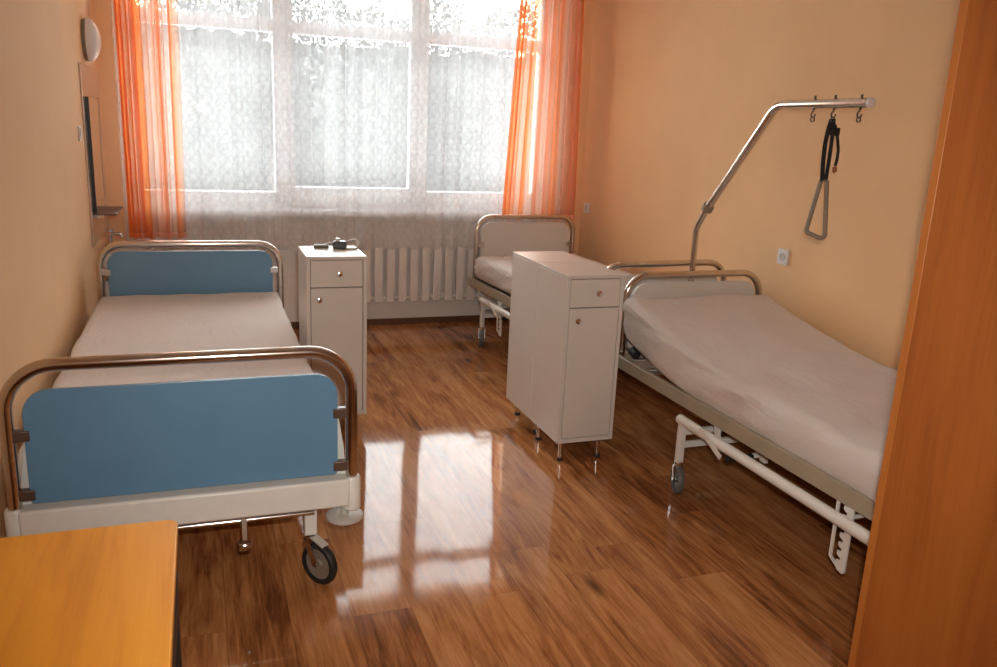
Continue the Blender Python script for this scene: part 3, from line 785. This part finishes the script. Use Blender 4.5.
# dense undergrowth behind the trees
rnd = random.Random(5); th = MB()
for _ in range(34000):
    x = rnd.uniform(-9, 27); top = 5.6 + 1.3 * noise.noise(Vector((x * .35, 2.2, 0))) + .8 * noise.noise(Vector((x * 1.3, 7.7, 0)))
    z = -3 + (top + 3) * math.sqrt(rnd.random()) * 1.02
    c = Vector((x, rnd.uniform(32, 35), z)); s = rnd.uniform(.08, .17)
    a = Vector((rnd.gauss(0, 1), rnd.gauss(0, 1), rnd.gauss(0, 1))).normalized(); b_ = a.orthogonal().normalized()
    th.add([c - a * s, c - b_ * s * .6, c + a * s, c + b_ * s * .6], [(0, 1, 2, 3)])
tk = th.build('thicket', M['leaf'], smooth=False); tk['kind'] = 'stuff'
tag(tk, 'grey green thicket far outside, seen faintly through the lace curtain', 'bushes')

# ------------------------------------------------------------------ light
wld = bpy.data.worlds.new('overcast'); scn.world = wld; wld.use_nodes = True
nt = wld.node_tree; nt.nodes.clear(); b = NB(nt)
tc = b.n('ShaderNodeTexCoord'); nz = b.noise(tc.outputs['Generated'], 3, 4)
c = b.ramp(nz, [(.35, (.94, .965, 1.0)), (.65, (1.0, 1.0, 1.0))])
bg = b.n('ShaderNodeBackground', inp={0: c, 1: 10.5}); wo = b.n('ShaderNodeOutputWorld'); nt.links.new(bg.outputs[0], wo.inputs[0])
pl = bpy.data.lights.new('window_portal', 'AREA'); pl.shape = 'RECTANGLE'; pl.size = WX1 - WX0; pl.size_y = WZ1 - WZ0; pl.cycles.is_portal = True
po = bpy.data.objects.new('window_portal', pl); COL.objects.link(po); po.location = ((WX0 + WX1) / 2, YF + .25, (WZ0 + WZ1) / 2); po.rotation_euler = (R(-90), 0, 0)

# camera
f_px, yaw, pitch, roll = 819.536, .351444, .246506, .0448217
fw = Vector((math.sin(yaw) * math.cos(pitch), math.cos(yaw) * math.cos(pitch), -math.sin(pitch)))
rt = Vector((math.cos(yaw), -math.sin(yaw), 0)); up = rt.cross(fw)
rt2 = rt * math.cos(roll) + up * math.sin(roll); up2 = up * math.cos(roll) - rt * math.sin(roll)
cam = bpy.data.cameras.new('camera'); co = bpy.data.objects.new('camera', cam); COL.objects.link(co)
cam.sensor_width = 36; cam.lens = 36 * f_px / 997; cam.clip_start = .05; cam.clip_end = 200
CP = Vector((0, 0, 1.55))
co.matrix_world = Matrix(((rt2.x, up2.x, -fw.x, CP.x), (rt2.y, up2.y, -fw.y, CP.y), (rt2.z, up2.z, -fw.z, CP.z), (0, 0, 0, 1)))
scn.camera = co
# the camera's flash, a little above and to the right of the lens
fl = bpy.data.lights.new('camera_flash', 'SPOT'); fl.energy = 122; fl.color = (1.0, .93, .84); fl.spot_size = R(94); fl.spot_blend = 1.0; fl.shadow_soft_size = .025
fo = bpy.data.objects.new('camera_flash', fl); COL.objects.link(fo)
fo.location = CP + rt2 * .045 + up2 * .10; fo.rotation_euler = co.matrix_world.to_euler()

scn.view_settings.view_transform = 'Standard'; scn.view_settings.look = 'None'
scn.view_settings.exposure = .45; scn.view_settings.gamma = 1; scn.view_settings.use_curve_mapping = False
scn.cycles.transparent_max_bounces = 32; scn.cycles.max_bounces = 10; scn.cycles.diffuse_bounces = 6
scn.cycles.caustics_reflective = False; scn.cycles.caustics_refractive = False
scn.cycles.sample_clamp_indirect = 8
